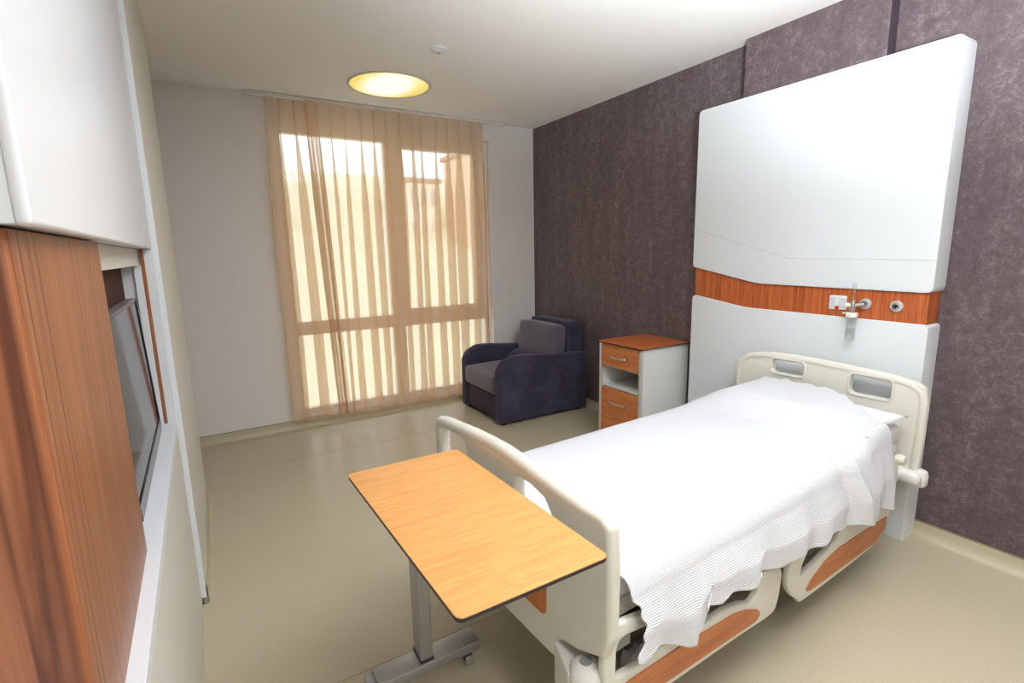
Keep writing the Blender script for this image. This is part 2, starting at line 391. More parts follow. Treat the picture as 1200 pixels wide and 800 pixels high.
# ------------------------------------------------------------------ outdoors beyond the window
def hill():
    bm = bmesh.new(); N = 40; V = []
    for i in range(N+1):
        for j in range(N+1):
            x = -60+140*i/N; y = 9+110*j/N
            z = -7+min(max(0, (y-20))*.40, 17.5)+2.0*noise.noise(Vector((x*.04, y*.04, 0)))
            V.append(bm.verts.new((x, y, z)))
    for i in range(N):
        for j in range(N):
            a = i*(N+1)+j; bm.faces.new((V[a], V[a+1], V[a+N+2], V[a+N+1]))
    o = fin('ground_outside', bm, mat('dry_grass_hillside', (226, 220, 192), .95, .1, vary=(.25, .12)), None, True, 180)
    return struct(o)
hill()
bl_w = mat('apartment_render', (246, 236, 220), .9, .1); bl_p = mat('apartment_peach', (240, 214, 190), .9, .1); bl_g = mat('apartment_glass', (205, 196, 190), .4)  # building colours paled: distance haze is put into the tones
bl_r = mat('apartment_roof', (200, 170, 150), .9)
def block(x, y, z, wx, wy, h, floors, cols, m, label, rz=0):
    r = empty('apartment_building', (x, y, z), rz); tag(r, label, 'building')
    box('wall', -wx/2, wx/2, -wy/2, wy/2, 0, h, m, r, .03, 1)
    box('roof', -wx/2-.3, wx/2+.3, -wy/2-.3, wy/2+.3, h, h+.4, bl_r, r, .05, 1)
    fh = h/floors
    for a in range(floors):
        for b in range(cols):
            cx = -wx/2+wx*(b+.5)/cols
            box('window', cx-wx/cols*.28, cx+wx/cols*.28, -wy/2-.06, -wy/2+.05, a*fh+fh*.3, a*fh+fh*.8, bl_g, r)
    return r
block(25.2, 46, 0, 7, 6, 10.5, 5, 5, bl_p, 'tall peach apartment block seen through the right-hand window', .0)
block(18.6, 50, 2, 3.2, 5, 6.2, 2, 3, bl_w, 'lower white building left of the tall block outside', .1)
block(3.0, 48, 2.2, 6, 5, 4.2, 2, 5, bl_w, 'long low pale building on the far hillside outside', -.1)

# ------------------------------------------------------------------ curtain rail and sheers
bm = bmesh.new(); bx(bm, .53, 2.735, 4.335, 4.362, 2.668, 2.699, .003, 1); bx(bm, .525, .532, 4.33, 4.367, 2.664, 2.70); bx(bm, 2.733, 2.742, 4.33, 4.367, 2.664, 2.70)
rail = fin('curtain_rail', bm, mat('rail_white', (222, 216, 208), .4)); tag(rail, 'slim white curtain rail fixed to the ceiling above the window', 'curtain rail')
def smoothstep(a, b, x):
    t = max(0, min(1, (x-a)/(b-a))); return t*t*(3-2*t)
def sheer_curtain(name, x0, x1, yc, label, pitch, lean, bunch=0):
    """pleats that double back on themselves; lean shifts the foot of the cloth along x"""
    pts = []; x = x0; ps = []
    while x < x1-.02:
        p = pitch*random.uniform(.72, 1.3)
        if bunch and x > x1-bunch: p = .030
        if x+p > x1: p = x1-x
        ps.append((x, p, random.uniform(.75, 1.45), random.uniform(.7, 1.2), random.uniform(-.3, .3))); x += p
    for (x, p, k, a, sk) in ps:
        K = 18
        for i in range(K):
            t = i/K
            pts.append((t, x, p, k, a, sk))
    bm = bmesh.new(); Z = 26; ztop, zbot = 2.666, .105; rows = []
    for j in range(Z+1):
        s = j/Z; row = []; zz = ztop+(zbot-ztop)*s
        grow = .25+.75*min(1, s*3.5)
        for (t, x, p, k, a, sk) in pts:
            ph = 2*PI*t
            amp = .5*p*k*grow*.92
            xx = x+p*t-amp*math.sin(ph)*(1+.15*math.sin(3*s+x*9))+p*sk*.15*math.sin(5*s+x*11)*s
            yy = yc+(.022+.008*a)*math.cos(ph)*grow
            if s > .9: yy += .004*math.sin(40*xx)
            xx += lean(xx, s)
            row.append(bm.verts.new((xx, yy, zz+.008*math.sin(x*37+t*6)*(1 if j == Z else 0))))
        rows.append(row)
    for a, b in zip(rows, rows[1:]):
        for k in range(len(a)-1): bm.faces.new((a[k], a[k+1], b[k+1], b[k]))
    o = fin(name, bm, SHEER, None, True, 180)
    return tag(o, label, 'curtain')
sheer_curtain('sheer_curtain', .655, 1.035, 4.335, 'narrow beige sheer curtain at the left end of the rail, beside the white wall', .105, lambda x, s: .085*s*smoothstep(.80, .93, x), .115)
sheer_curtain('sheer_curtain', .935, 2.505, 4.305, 'wide beige sheer curtain drawn over most of the window, ending behind the armchair', .112, lambda x, s: .085*s*max(0, 1-(x-.93)/.25) if x < 1.2 else 0)

# ------------------------------------------------------------------ ceiling lamp, smoke detector
lp = empty('ceiling_lamp', (1.448, 3.775, H)); tag(lp, 'round flush ceiling lamp glowing yellow near the window', 'ceiling lamp')
bm = bmesh.new(); lathe(bm, [(.282, -.001), (.285, -.007), (.297, -.009), (.305, -.004), (.306, 0)], (0, 0, 0), n=64); fin('trim_ring', bm, mat('lamp_ring', (206, 200, 190), .35), lp)
bm = bmesh.new(); lathe(bm, [(0, -.006), (.15, -.0055), (.284, -.003)], (0, 0, 0), n=64); fin('diffuser', bm, LAMP, lp)
sd = empty('smoke_detector', (1.504, 2.98, H)); tag(sd, 'small white round smoke detector on the ceiling', 'smoke detector')
bm = bmesh.new(); lathe(bm, [(.052, 0), (.052, -.008), (.046, -.014), (.03, -.018), (.026, -.024), (0, -.026)], (0, 0, 0)); fin('housing', bm, mat('detector_white', (214, 214, 212), .5), sd)
bm = bmesh.new(); lathe(bm, [(.012, -.025), (.009, -.029), (0, -.03)], (0, 0, 0), n=16); fin('sensor_cap', bm, GREYP, sd)

# ------------------------------------------------------------------ left built-in furniture (own frame, a degree off the wall)
TL = math.radians(.9)
def unit_root(name, label, cat):
    return tag(empty(name, (0, 2.28, 0), TL), label, cat)
YB = -3.6                                    # how far the run of cabinets goes towards the room's rear
# tall upper cabinet door
u = unit_root('wall_cabinet', 'large white glossy wall cabinet filling the top left, above the wood and television', 'cabinet')
bm = bmesh.new(); bx(bm, -.42, -.030, -1.657, -.003, 1.514, 2.695, .001, 1); fin('body', bm, WHITE_LAQ, u)
bm = bmesh.new(); bx(bm, -.030, -.016, -1.661, -.004, 1.512, 2.692, .006, 4); fin('door', bm, WHITE_LAQ, u)
# end post that the doors close against
e = unit_root('end_panel', 'full-height white end panel edge between the cabinets and the beige wall', 'panel')
box('panel', -.42, .002, .0, .018, .03, 2.695, WHITE_LAQ, e, .001, 1)
bm = bmesh.new(); bx(bm, -.012, .006, -.004, .017, .0, .03, .004, 2); fin('metal_foot', bm, STEEL, e)
# wood clad cabinet
wc = unit_root('wood_cabinet', 'teak veneered upright cabinet in the left foreground under the white wall cabinet', 'cabinet')
plate('front_panel', [fillet([(-.45, -1.638), (-.042, -1.638), (-.042, -1.062), (-.45, -1.062)], [0, .012, 0, 0], 8)], .6755, .001, frameXY(1.1728), WOODUNIT, wc)
# low cabinet and shelf
lc = unit_root('low_cabinet', 'low beige cabinet along the left wall carrying the white shelf', 'cabinet')
box('body', -.40, -.036, YB, -.003, 0.0, .80, BEIGE, lc)
box('door', -.036, -.018, -2.4, -.004, .006, .798, BEIGE, lc, .001, 1)
ct = unit_root('shelf_top', 'bright white shelf board under the television and wood cabinet', 'shelf')
box('board', -.42, -.0155, -2.4, -.003, .801, .8345, WHITE_LAQ, ct, .001, 1)
# niche lining
nl = unit_root('media_niche', 'white and wood lined niche around the television', 'niche')
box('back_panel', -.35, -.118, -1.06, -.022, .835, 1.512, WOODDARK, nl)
box('top_panel', -.1175, -.062, -1.06, -.022, 1.452, 1.512, BEIGE, nl, .001, 1)
box('side_panel', -.35, -.017, -.021, -.003, .835, 1.512, WHITE_LAQ, nl)
box('side_batten', -.080, -.056, -.034, -.021, .835, 1.452, WHITE_LAQ, nl, .001, 1)
box('wood_strip', -.056, -.044, -.030, -.021, .835, 1.512, WOODUNIT, nl, .001, 1)
# television, leaning back a little
tv = unit_root('television', 'flat black framed television in the niche behind the teak cabinet', 'television')
def tvbox(name, x0, x1, ya, yb, za, zb, m, bev=.002):
    o = box(name, x0, x1, ya, yb, za, zb, m, tv, bev, 1)
    # lean about the bottom edge
    k = math.radians(2.2)
    mw = Matrix.Translation((-.062, 0, .862))@Matrix.Rotation(-k, 4, 'Y')@Matrix.Translation((.062, 0, -.862))
    o.data.transform(mw); return o
SCREEN = mat('tv_screen', (40, 38, 42), .08, .12)
tvbox('screen', -.066, -.0635, -.9, -.113, .880, 1.325, SCREEN, 0)
b = tvbox('housing', -.090, -.0665, -.91, -.10, .862, 1.338, mat('tv_back', (120, 116, 118), .4))
bm = bmesh.new(); bx(bm, -.0665, -.060, -.91, -.10, .838, .880, .001, 1); bx(bm, -.0665, -.0615, -.91, -.10, 1.327, 1.338, .001, 1); bx(bm, -.0665, -.060, -.113, -.10, .862, 1.338, .001, 1)
o = fin('bezel', bm, mat('tv_bezel', (34, 30, 34), .2), tv)
o.data.transform(Matrix.Translation((-.062, 0, .862))@Matrix.Rotation(-math.radians(2.2), 4, 'Y')@Matrix.Translation((.062, 0, -.862)))
box('stand', -.116, -.076, -.6, -.35, .8355, .90, BLACK, tv, .004, 1)

# ------------------------------------------------------------------ headwall panel on the dark wall
hw = empty('headwall_panel', (W, 1.59, 0)); tag(hw, 'tall white headwall panel with a wood band, fixed to the dark wall behind the bed', 'wall panel')
def hp(pts): return [(y-1.59, z) for y, z in pts]
FX = 3.015-W
def hplate(name, pts, r, xf, xb, m, parent, bev=.003):
    return plate(name, [fillet(hp(pts), r, 6)], xb-xf, bev, frameYZ((xf+xb)/2), m, parent)
hplate('upper_board', [(.910, 2.353), (2.268, 2.353), (2.268, 1.350), (1.786, 1.256), (.910, 1.248)], [.03, .03, .022, .3, .03], FX, -.001, WHITE_PNL, hw)
hplate('lower_board', [(.910, 1.098), (1.858, 1.104), (2.262, 1.160), (2.262, 0.0), (.910, 0.0)], [.022, .3, .03, 0, 0], FX, -.001, WHITE_PNL, hw)
hplate('wood_band', [(.925, 1.07), (1.9, 1.07), (2.252, 1.10), (2.252, 1.40), (1.7, 1.30), (.925, 1.28)], [0]*6, FX+.014, -.002, WOODBAND, hw, .001)
# routed line in the upper board
bm = bmesh.new()
for a, b in (((2.262, 1.600), (1.60, 1.407)), ((1.60, 1.407), (.915, 1.400))):
    bx(bm, 0, 0, 0, 0, 0, 0) if False else None
    d = Vector((0, b[0]-a[0], b[1]-a[1])); n_ = Vector((0, -d.z, d.y)).normalized()*.0018
    A, B = Vector((FX-.0006, a[0]-1.59, a[1])), Vector((FX-.0006, b[0]-1.59, b[1]))
    q = [A-n_, B-n_, B+n_, A+n_]; vs = [bm.verts.new(v) for v in q]; vt = [bm.verts.new(v+Vector((.002, 0, 0))) for v in q]
    bm.faces.new(vs); bm.faces.new(vt[::-1])
    for k in range(4): bm.faces.new((vs[k], vs[(k+1) % 4], vt[(k+1) % 4], vt[k]))
fin('routed_line', bm, mat('groove_grey', (205, 206, 206), .7), hw, False)
# bedside fittings in the band
XB = 3.029
sw = empty('wall_switch', (XB, 1.32, 1.175)); tag(sw, 'white double socket and switch plate on the wood band, left of the flowmeter', 'switch')
plate('plate', [fillet([(-.043, -.037), (.043, -.037), (.043, .037), (-.043, .037)], .008)], .008, .002, frameYZ(-.004), PLASTIC2, sw)
for s in (-1, 1):
    plate('rocker', [fillet([(s*.024-.013, -.022), (s*.024+.013, -.022), (s*.024+.013, .028), (s*.024-.013, .028)], .004)], .008, .002, frameYZ(-.011), mat('rocker_grey', (206, 212, 222), .3), sw)
box('red_key', -.013, -.008, -.009, .009, -.036, -.018, RED, sw, .001, 1)
def outlet(y, z, label):
    r = empty('gas_outlet', (XB, y, z)); tag(r, label, 'gas outlet')
    bm = bmesh.new(); lathe(bm, [(.0275, 0), (.0275, .008), (.025, .012), (.020, .013), (.018, .010), (.014, .010)], (0, 0, 0), (-1, 0, 0)); fin('collar', bm, mat('outlet_ring', (216, 218, 222), .25, .5, .4), r)
    bm = bmesh.new(); lathe(bm, [(.0145, .009), (.0145, .018), (.010, .019), (.009, .012), (0, .012)], (0, 0, 0), (-1, 0, 0), 24); fin('socket', bm, STEEL, r)
    bm = bmesh.new(); lathe(bm, [(.008, .0125), (.008, .0135), (0, .0136)], (0, 0, 0), (-1, 0, 0), 16); fin('valve', bm, BLACK, r)
outlet(1.188, 1.178, 'round chrome gas outlet on the wood band with the flowmeter plugged in')
outlet(1.050, 1.176, 'round chrome gas outlet alone at the right of the wood band')
fm = empty('oxygen_flowmeter', (XB-.05, 1.225, 1.17)); tag(fm, 'clear oxygen flowmeter with humidifier bottle hanging from the wood band', 'flowmeter')
bm = bmesh.new(); lathe(bm, [(.0, -.03), (.012, -.03), (.014, -.02), (.014, .012), (.010, .02), (.010, .03)], (0, 0, 0)); cyl(bm, (.032, -.037, .006), (-.0, -.005, .0), .009, n=16); fin('valve_body', bm, STEEL, fm)
bm = bmesh.new(); cyl(bm, (-.0, .0, 0), (-.012, .028, 0), .011, .013, 18); fin('control_knob', bm, mat('ivory_knob', (230, 222, 196), .4), fm)
bm = bmesh.new(); lathe(bm, [(.010, .0301), (.011, .035), (.011, .115), (.009, .118), (0, .118)], (0, 0, 0), n=20); fin('flow_tube', bm, CLEAR, fm)
bm = bmesh.new(); lathe(bm, [(0, -.036), (.024, -.036), (.027, -.04), (.027, -.058), (.025, -.06)], (0, 0, 0)); bx(bm, -.004, .004, .02, .045, -.046, -.038, .001, 1); fin('bottle_cap', bm, PLASTIC2, fm)
bm = bmesh.new(); lathe(bm, [(.024, -.0605), (.024, -.17), (.021, -.182), (0, -.184)], (0, 0, 0)); fin('bottle', bm, CLEAR, fm)
bm = bmesh.new(); lathe(bm, [(0, -.12), (.021, -.12), (.021, -.168), (.018, -.178), (0, -.18)], (0, 0, 0)); fin('water', bm, glass('water', .02, (.93, .95, .95, 1), .08), fm)
bm = bmesh.new()
for k, (dz, hw_) in enumerate(((-.118, .006), (-.126, .011), (-.134, .009), (-.142, .011), (-.150, .007))):
    for j in range(-2, 3):
        a = PI+.25*j*hw_/.011; x_, y_ = .0246*math.cos(a), .0246*math.sin(a); bx(bm, x_-.0003, x_+.0003, y_-.0028, y_+.0028, dz-.0012, dz+.0012)
fin('scale_marks', bm, GREYP, fm, False)

# ------------------------------------------------------------------ bedside cabinet
bc = empty('bedside_cabinet', (2.89, 2.585, 0)); tag(bc, 'bedside cabinet with wood drawer, open shelf and wood door beside the headwall panel', 'cabinet')
ox, oy = 2.89, 2.585
def cb(name, x0, x1, y0_, y1_, z0, z1, m, bev=.002, parent=None): return box(name, x0-ox, x1-ox, y0_-oy, y1_-oy, z0, z1, m, parent or bc, bev, 1)
SIDE = mat('cabinet_grey_white', (226, 226, 222), .45)
bm = bmesh.new()
for a in ((2.672, 3.13, 2.372, 2.384, .07, .79), (2.672, 3.13, 2.786, 2.798, .07, .79), (3.118, 3.13, 2.384, 2.786, .07, .79), (2.676, 3.118, 2.384, 2.786, .07, .084), (2.676, 3.118, 2.384, 2.786, .452, .464), (2.676, 3.118, 2.384, 2.786, .606, .618), (2.676, 3.118, 2.384, 2.786, .778, .79)):
    bx(bm, a[0]-ox, a[1]-ox, a[2]-oy, a[3]-oy, a[4], a[5])
fin('body', bm, SIDE, bc, False)
for ya, yb in ((2.366, 2.392), (2.782, 2.806)):
    cb('corner_post', 2.648, 2.674, ya, yb, .06, .790, mat('post_grey', (196, 194, 186), .4, .5, .2), .006)
cb('top_edge', 2.638, 3.140, 2.352, 2.818, .790, .797, EDGE)
t_ = plate('top', [fillet([(2.638-ox, 2.352-oy), (3.140-ox, 2.352-oy), (3.140-ox, 2.818-oy), (2.638-ox, 2.818-oy)], .02)], .004, .0005, frameXY(.799), WOODCABT, bc)
def front(name, z0, z1, hz):
    fr = cb(name, 2.652, 2.670, 2.394, 2.780, z0, z1, WOODCAB)
    bm = bmesh.new(); X = 2.652-ox
    tube(bm, [(X+.002, 2.66-oy, hz), (X-.018, 2.66-oy, hz), (X-.026, 2.652-oy, hz), (X-.028, 2.60-oy, hz-.004), (X-.026, 2.515-oy, hz), (X-.018, 2.507-oy, hz), (X+.002, 2.507-oy, hz)], .0055, 10)
    for yy in (2.66, 2.507): cyl(bm, (X+.001, yy-oy, hz), (X-.014, yy-oy, hz), .009, .008, 14)
    fin('handle', bm, STEEL, fr)
front('drawer', .620, .786, .700); front('door', .088, .450, .355)
box('lock_plate', 2.650-ox, 2.6525-ox, 2.398-oy, 2.425-oy, .772, .782, STEEL, bc)
for xa in (2.70, 3.09):
    for ya in (2.41, 2.76):
        bm = bmesh.new(); cyl(bm, (xa-ox, ya-oy-.012, .028), (xa-ox, ya-oy+.012, .028), .028, n=20); bx(bm, xa-ox-.012, xa-ox+.012, ya-oy-.016, ya-oy+.016, .03, .069, .003, 1); fin('caster', bm, GREYP, bc)

# ------------------------------------------------------------------ armchair
ac = empty('armchair', (2.63, 3.87, 0)); tag(ac, 'charcoal blue velvet armchair in the corner by the window', 'armchair')
ax_, ay_ = 2.63, 3.87
def arm(ya, yb, name):
    pts = [(2.155, .018), (3.10, .018), (3.10, .548), (2.72, .566), (2.42, .597), (2.30, .596), (2.20, .55), (2.155, .47)]
    pts = [(a-ax_, b) for a, b in pts]
    out = fillet(pts, [.02, .02, .03, .3, .3, .12, .12, .12], 8)
    plate(name, [out], yb-ya, .022, frameXZ((ya+yb)/2-ay_), VELVET, ac, 5)
arm(3.49, 3.59, 'armrest'); arm(4.15, 4.25, 'armrest')
def soft(name, x0, x1, y0_, y1_, z0, z1, m, bev=.03, puff=.012, parent=None, cuts=6, mw=None):
    bm = bmesh.new(); bmesh.ops.create_cube(bm, size=1)
    for v in bm.verts: v.co = Vector((v.co.x*(x1-x0), v.co.y*(y1_-y0_), v.co.z*(z1-z0)))
    bmesh.ops.bevel(bm, geom=bm.edges[:], offset=bev, segments=4, affect='EDGES', profile=.5)
    bmesh.ops.subdivide_edges(bm, edges=[e_ for e_ in bm.edges if e_.calc_length() > .1], cuts=cuts, use_grid_fill=True)
    hx, hy, hz = (x1-x0)/2, (y1_-y0_)/2, (z1-z0)/2
    for v in bm.verts:
        c = v.co; fx, fy, fz = 1-(c.x/hx)**2, 1-(c.y/hy)**2, 1-(c.z/hz)**2
        n_ = noise.noise(Vector((c.x*7, c.y*7, c.z*7+x0*3)))*.006
        if abs(c.z) > hz*.8: c.z += math.copysign(puff*max(0, fx*fy)**.5, c.z)+n_*max(0, fx*fy)
        if abs(c.x) > hx*.8: c.x += math.copysign(puff*max(0, fz*fy)**.5, c.x)*.7+n_*max(0, fz*fy)
    if mw: bm.transform(mw)
    for v in bm.verts: v.co += Vector(((x0+x1)/2-ax_, (y0_+y1_)/2-ay_, (z0+z1)/2))
    return fin(name, bm, m, parent or ac, True, 180)
box('front_board', 2.175-ax_, 2.20-ax_, 3.592-ay_, 4.148-ay_, .04, .245, mat('velvet_front', (74, 66, 80), .85, .2, vary=(6, .15)), ac, .008, 2)
box('seat_base', 2.20-ax_, 3.05-ax_, 3.592-ay_, 4.148-ay_, .05, .26, VELVET, ac, .01, 2)
soft('seat_cushion', 2.145, 2.93, 3.588, 4.152, .262, .425, VELVET_L, .03, .008, cuts=7)
soft('seat_roll', 2.60, 2.88, 3.60, 4.14, .40, .53, VELVET, .06, .01, mw=Matrix.Rotation(math.radians(-14), 4, 'Y'))
soft('back_cushion', 2.765, 2.915, 3.575, 4.175, .47, .80, VELVET_L, .035, .014, mw=Matrix.Rotation(math.radians(5), 4, 'Y'))
soft('back_board', 2.925, 3.105, 3.560, 4.20, .06, .825, VELVET, .035, .006)
for xa in (2.22, 3.03):
    for ya in (3.54, 4.20):
        bm = bmesh.new(); cyl(bm, (xa-ax_, ya-ay_, 0), (xa-ax_, ya-ay_, .024), .02, .022, 18); fin('foot', bm, BLACK, ac)

# ------------------------------------------------------------------ hospital bed, in its own frame: x foot -> head, y across
BO, BT = (.899, 1.21, 0), math.radians(3.4)
bed = empty('hospital_bed', BO, BT); tag(bed, 'cream plastic hospital bed with wood inlays, head against the white panel', 'bed')
def mirror(pts): return [(-a, b) for a, b in pts]
# footboard
foot_out = [(-.470, .825), (-.440, .843), (-.357, .843), (-.266, .850), (-.167, .862), (-.069, .874), (0, .880), (.069, .880), (.167, .876), (.266, .868), (.357, .862), (.44, .858), (.474, .84),
            (.476, .70), (.474, .52), (.455, .46), (.36, .415), (.272, .394), (.270, .318), (-.270, .318), (-.272, .394), (-.36, .415), (-.455, .46), (-.474, .52), (-.476, .70)]
hA = [(-.078, .742), (-.078, .812), (-.150, .812), (-.215, .797), (-.247, .757), (-.247, .700), (-.09, .700)]
hB = [(.420, .700), (.420, .82), (.330, .828), (.245, .828), (.228, .79), (.222, .700)]
# edges: footboard 45 mm thick, fully rounded
fb = plate('footboard', [fillet(foot_out, .03, 4), fillet(hA, .02, 4), fillet(hB, .02, 4)], .044, .016, frameYZ(0), PLASTIC, bed, 5)
bm = bmesh.new()
top = [(0, -.445, .800), (0, -.42, .820), (0, -.357, .826), (0, -.266, .833), (0, -.167, .844), (0, -.069, .855), (0, 0, .861), (0, .10, .861), (0, .2, .857), (0, .30, .850), (0, .40, .843), (0, .44, .836), (0, .455, .81), (0, .456, .60)]
tube(bm, top, [.012, .019, .022]+[.0235]*(len(top)-4)+[.010], 20)
fin('grab_rail', bm, PLASTIC, fb)
plate('wood_inlay', [fillet([(-.228, .435), (.228, .435), (.228, .66), (-.228, .66)], .03, 6)], .004, .001, frameYZ(-.0235), WOODBED, fb)
# headboard
LH = 2.03
head_out = [(-.452, .400), (-.478, .55), (-.482, .76), (-.470, .815), (-.43, .838), (-.343, .850), (-.158, .864), (.0, .872), (.15, .874), (.30, .868), (.41, .845), (.462, .80), (.474, .74), (.47, .55), (.450, .400)]
def rr_(ya, yb, za, zb, r=.02): return fillet([(ya, za), (yb, za), (yb, zb), (ya, zb)], r, 6)
hd = plate('headboard', [fillet(head_out, .05, 6), rr_(.070, .250, .762, .845), rr_(-.340, -.155, .728, .832)], .040, .006, frameYZ(LH), PLASTIC, bed, 5)
for k, (ya, yb, za, zb) in enumerate(((.070, .250, .762, .845), (-.340, -.155, .728, .832))):
    plate('handle_rim', [rr_(ya-.009, yb+.009, za-.009, zb+.009, .034), rr_(ya+.001, yb-.001, za+.001, zb-.001, .026)], .046, .0035, frameYZ(LH-.002), PLASTIC, hd)
bm = bmesh.new()
hp_ = [(LH-.002, -.455, .41), (LH-.002, -.462, .58), (LH-.002, -.463, .74), (LH-.002, -.450, .795), (LH-.002, -.41, .822), (LH-.002, -.33, .835), (LH-.002, -.15, .848), (LH-.002, .0, .856), (LH-.002, .15, .858), (LH-.002, .29, .852), (LH-.002, .39, .832), (LH-.002, .445, .79), (LH-.002, .455, .72), (LH-.002, .45, .42)]
tube(bm, hp_, [.0225]*len(hp_), 18); fin('rim', bm, PLASTIC, hd)
# head-end bumper bar with rollers
bm = bmesh.new(); bx(bm, LH-.065, LH+.035, -.50, .50, .350, .415, .026, 4); fin('bumper_bar', bm, PLASTIC2, bed)
for s in (-1, 1):
    bm = bmesh.new(); lathe(bm, [(0, .338), (.026, .340), (.034, .352), (.035, .395), (.030, .414), (.018, .421), (0, .422)], (LH+.0, s*.480, 0)); fin('bumper_roller', bm, PLASTIC2, bed)
# foot-end bumper arms
for s in (-1, 1):
    bm = bmesh.new()
    pts = fillet([(-.026, s*.266), (-.068, s*.375), (.01, s*.43), (.024, s*.40), (.024, s*.266)], .006)
    bm.free()
    o = plate('bumper_arm', [pts], .19, .006, frameXY(.289), PLASTIC2, bed)
    bm = bmesh.new(); lathe(bm, [(0, .18), (.038, .185), (.046, .20), (.0475, .352), (.044, .355), (.0465, .358), (.045, .382), (.035, .402), (.019, .411), (0, .412)], (-.022, s*.393, 0), n=40); rl = fin('bumper_roller', bm, PLASTIC2, bed)
    bm = bmesh.new(); lathe(bm, [(.0165, .411), (.0155, .416), (0, .417)], (-.022, s*.393, 0), n=24); fin('roller_cap', bm, GREYP, rl)
# platform, under-frame
box('mattress_platform', .03, 1.97, -.405, .405, .485, .545, PLASTIC, bed, .025, 3)
bm = bmesh.new(); bx(bm, .05, 1.98, -.30, -.24, .40, .475); bx(bm, .05, 1.98, .24, .30, .40, .475)
for x_ in (.07, .7, 1.3, 1.9): bx(bm, x_, x_+.05, -.3, .3, .40, .46)
fin('under_frame', bm, DARKM, bed, False)
bm = bmesh.new(); bx(bm, .35, 1.65, -.20, .20, .10, .17, .01, 2); bx(bm, .42, .50, -.12, .12, .16, .42); bx(bm, 1.45, 1.53, -.12, .12, .16, .42)
fin('base_frame', bm, DARKM, bed)
for x_ in (.40, 1.60):
    for s in (-1, 1):
        bm = bmesh.new(); cyl(bm, (x_, s*.2-.02, .06), (x_, s*.2+.02, .06), .06, n=28); bx(bm, x_-.02, x_+.02, s*.2-.03, s*.2+.03, .07, .13, .005, 1); fin('caster', bm, GREYP, bed)
# side rails (near and far)
f_out = [(.026, .521), (.113, .517), (.676, .413), (.818, .384), (.858, .352), (.862, .31), (.846, .232), (.804, .197), (.595, .208), (.273, .222), (.12, .232), (.03, .262), (-.005, .34), (-.010, .45)]
f_op1 = [(.034, .370), (.035, .452), (.044, .477), (.072, .480), (.20, .462), (.34, .44), (.352, .415), (.30, .395), (.134, .364)]
f_op2 = [(.405, .350), (.42, .418), (.546, .424), (.64, .414), (.700, .392), (.714, .355), (.704, .322), (.668, .306), (.61, .330), (.523, .349)]
f_wd = [(.066, .342), (.305, .336), (.565, .316), (.634, .299), (.71, .265), (.732, .240), (.704, .222), (.234, .247), (.08, .262), (.045, .295)]
h_out = [(1.10, .47), (1.0, .435), (.935, .375), (.906, .292), (.934, .224), (1.004, .168), (1.078, .147), (1.662, .144), (1.773, .205), (1.837, .295), (1.856, .40), (1.85, .48), (1.81, .515)]
h_op = [(.998, .262), (1.010, .312), (1.062, .372), (1.12, .415), (1.30, .430), (1.33, .37), (1.295, .315), (1.199, .292), (1.118, .278)]
h_op2 = [(1.45, .38), (1.47, .44), (1.76, .46), (1.80, .42), (1.79, .345), (1.70, .325), (1.50, .335)]
h_wd = [(1.039, .188), (1.079, .219), (1.193, .26), (1.306, .273), (1.783, .254), (1.772, .197), (1.678, .157), (1.086, .174)]
for s in (-1, 1):
    yy = s*.437
    r1 = plate('side_rail', [smooth_closed(f_out, 5), fillet(f_op1, .02), fillet(f_op2, .02)], .026, .009, frameXZ(yy), PLASTIC, bed, 4)
    plate('wood_inlay', [fillet(f_wd, .02)], .004, .001, frameXZ(yy+s*.0138), WOODBED, r1)
    r2 = plate('side_rail', [smooth_closed(h_out, 5), fillet(h_op, .02), fillet(h_op2, .02)], .026, .009, frameXZ(yy), PLASTIC, bed, 4)
    plate('wood_inlay', [fillet(h_wd, .02)], .004, .001, frameXZ(yy+s*.0138), WOODBED, r2)
    # brackets that carry the rails
    for x_ in (.06, 1.17):
        box('rail_bracket', x_, x_+.07, min(s*.28, s*.413), max(s*.28, s*.413), .40, .46, GREYP, bed, .006, 1)
bm = bmesh.new(); lathe(bm, [(0, .0), (.022, .004), (.026, .02), (.020, .04), (0, .046)], (1.86, -.43, .505), (0, -1, 0)); fin('corner_knob', bm, PLASTIC, bed)

# mattress (lies on the bed)
mt = empty('mattress', BO, BT); tag(mt, 'pale grey mattress on the bed, seen at the foot corner under the blanket', 'mattress')
bm = bmesh.new(); bx(bm, .030, 1.975, -.408, .408, .546, .636, .028, 4); fin('mattress_body', bm, MATT, mt)
# pillow
def pillow():
    root = empty('pillow', BO, BT); tag(root, 'white pillow under the blanket with one corner showing by the headboard', 'pillow')
    bm = bmesh.new(); N = 28; cx, cy, hx, hy, th = 1.740, -.045, .215, .39, .038
    for side in (1, -1):
        V = []
        for i in range(N+1):
            for j in range(N+1):
                a, b = -1+2*i/N, -1+2*j/N
                pinch = 1-.07*(1-a*a)**1*(abs(b)**3)-0; pinch2 = 1-.05*(1-b*b)*(abs(a)**3)
                z = th*((1-a**4)*(1-b**4))**.5
                z *= 1+.12*noise.noise(Vector((a*3, b*3, side)))
                V.append(bm.verts.new((cx+hx*a*pinch2, cy+hy*b*pinch, .637+th*1.0+side*z+.012*max(0, abs(a*b)-.7)*3)))
        for i in range(N):
            for j in range(N):
                q = i*(N+1)+j; bm.faces.new((V[q], V[q+1], V[q+N+2], V[q+N+1]))
    bmesh.ops.remove_doubles(bm, verts=bm.verts, dist=1e-4)
    fin('pillow_case', bm, SHEETM, root, True, 180)
pillow()

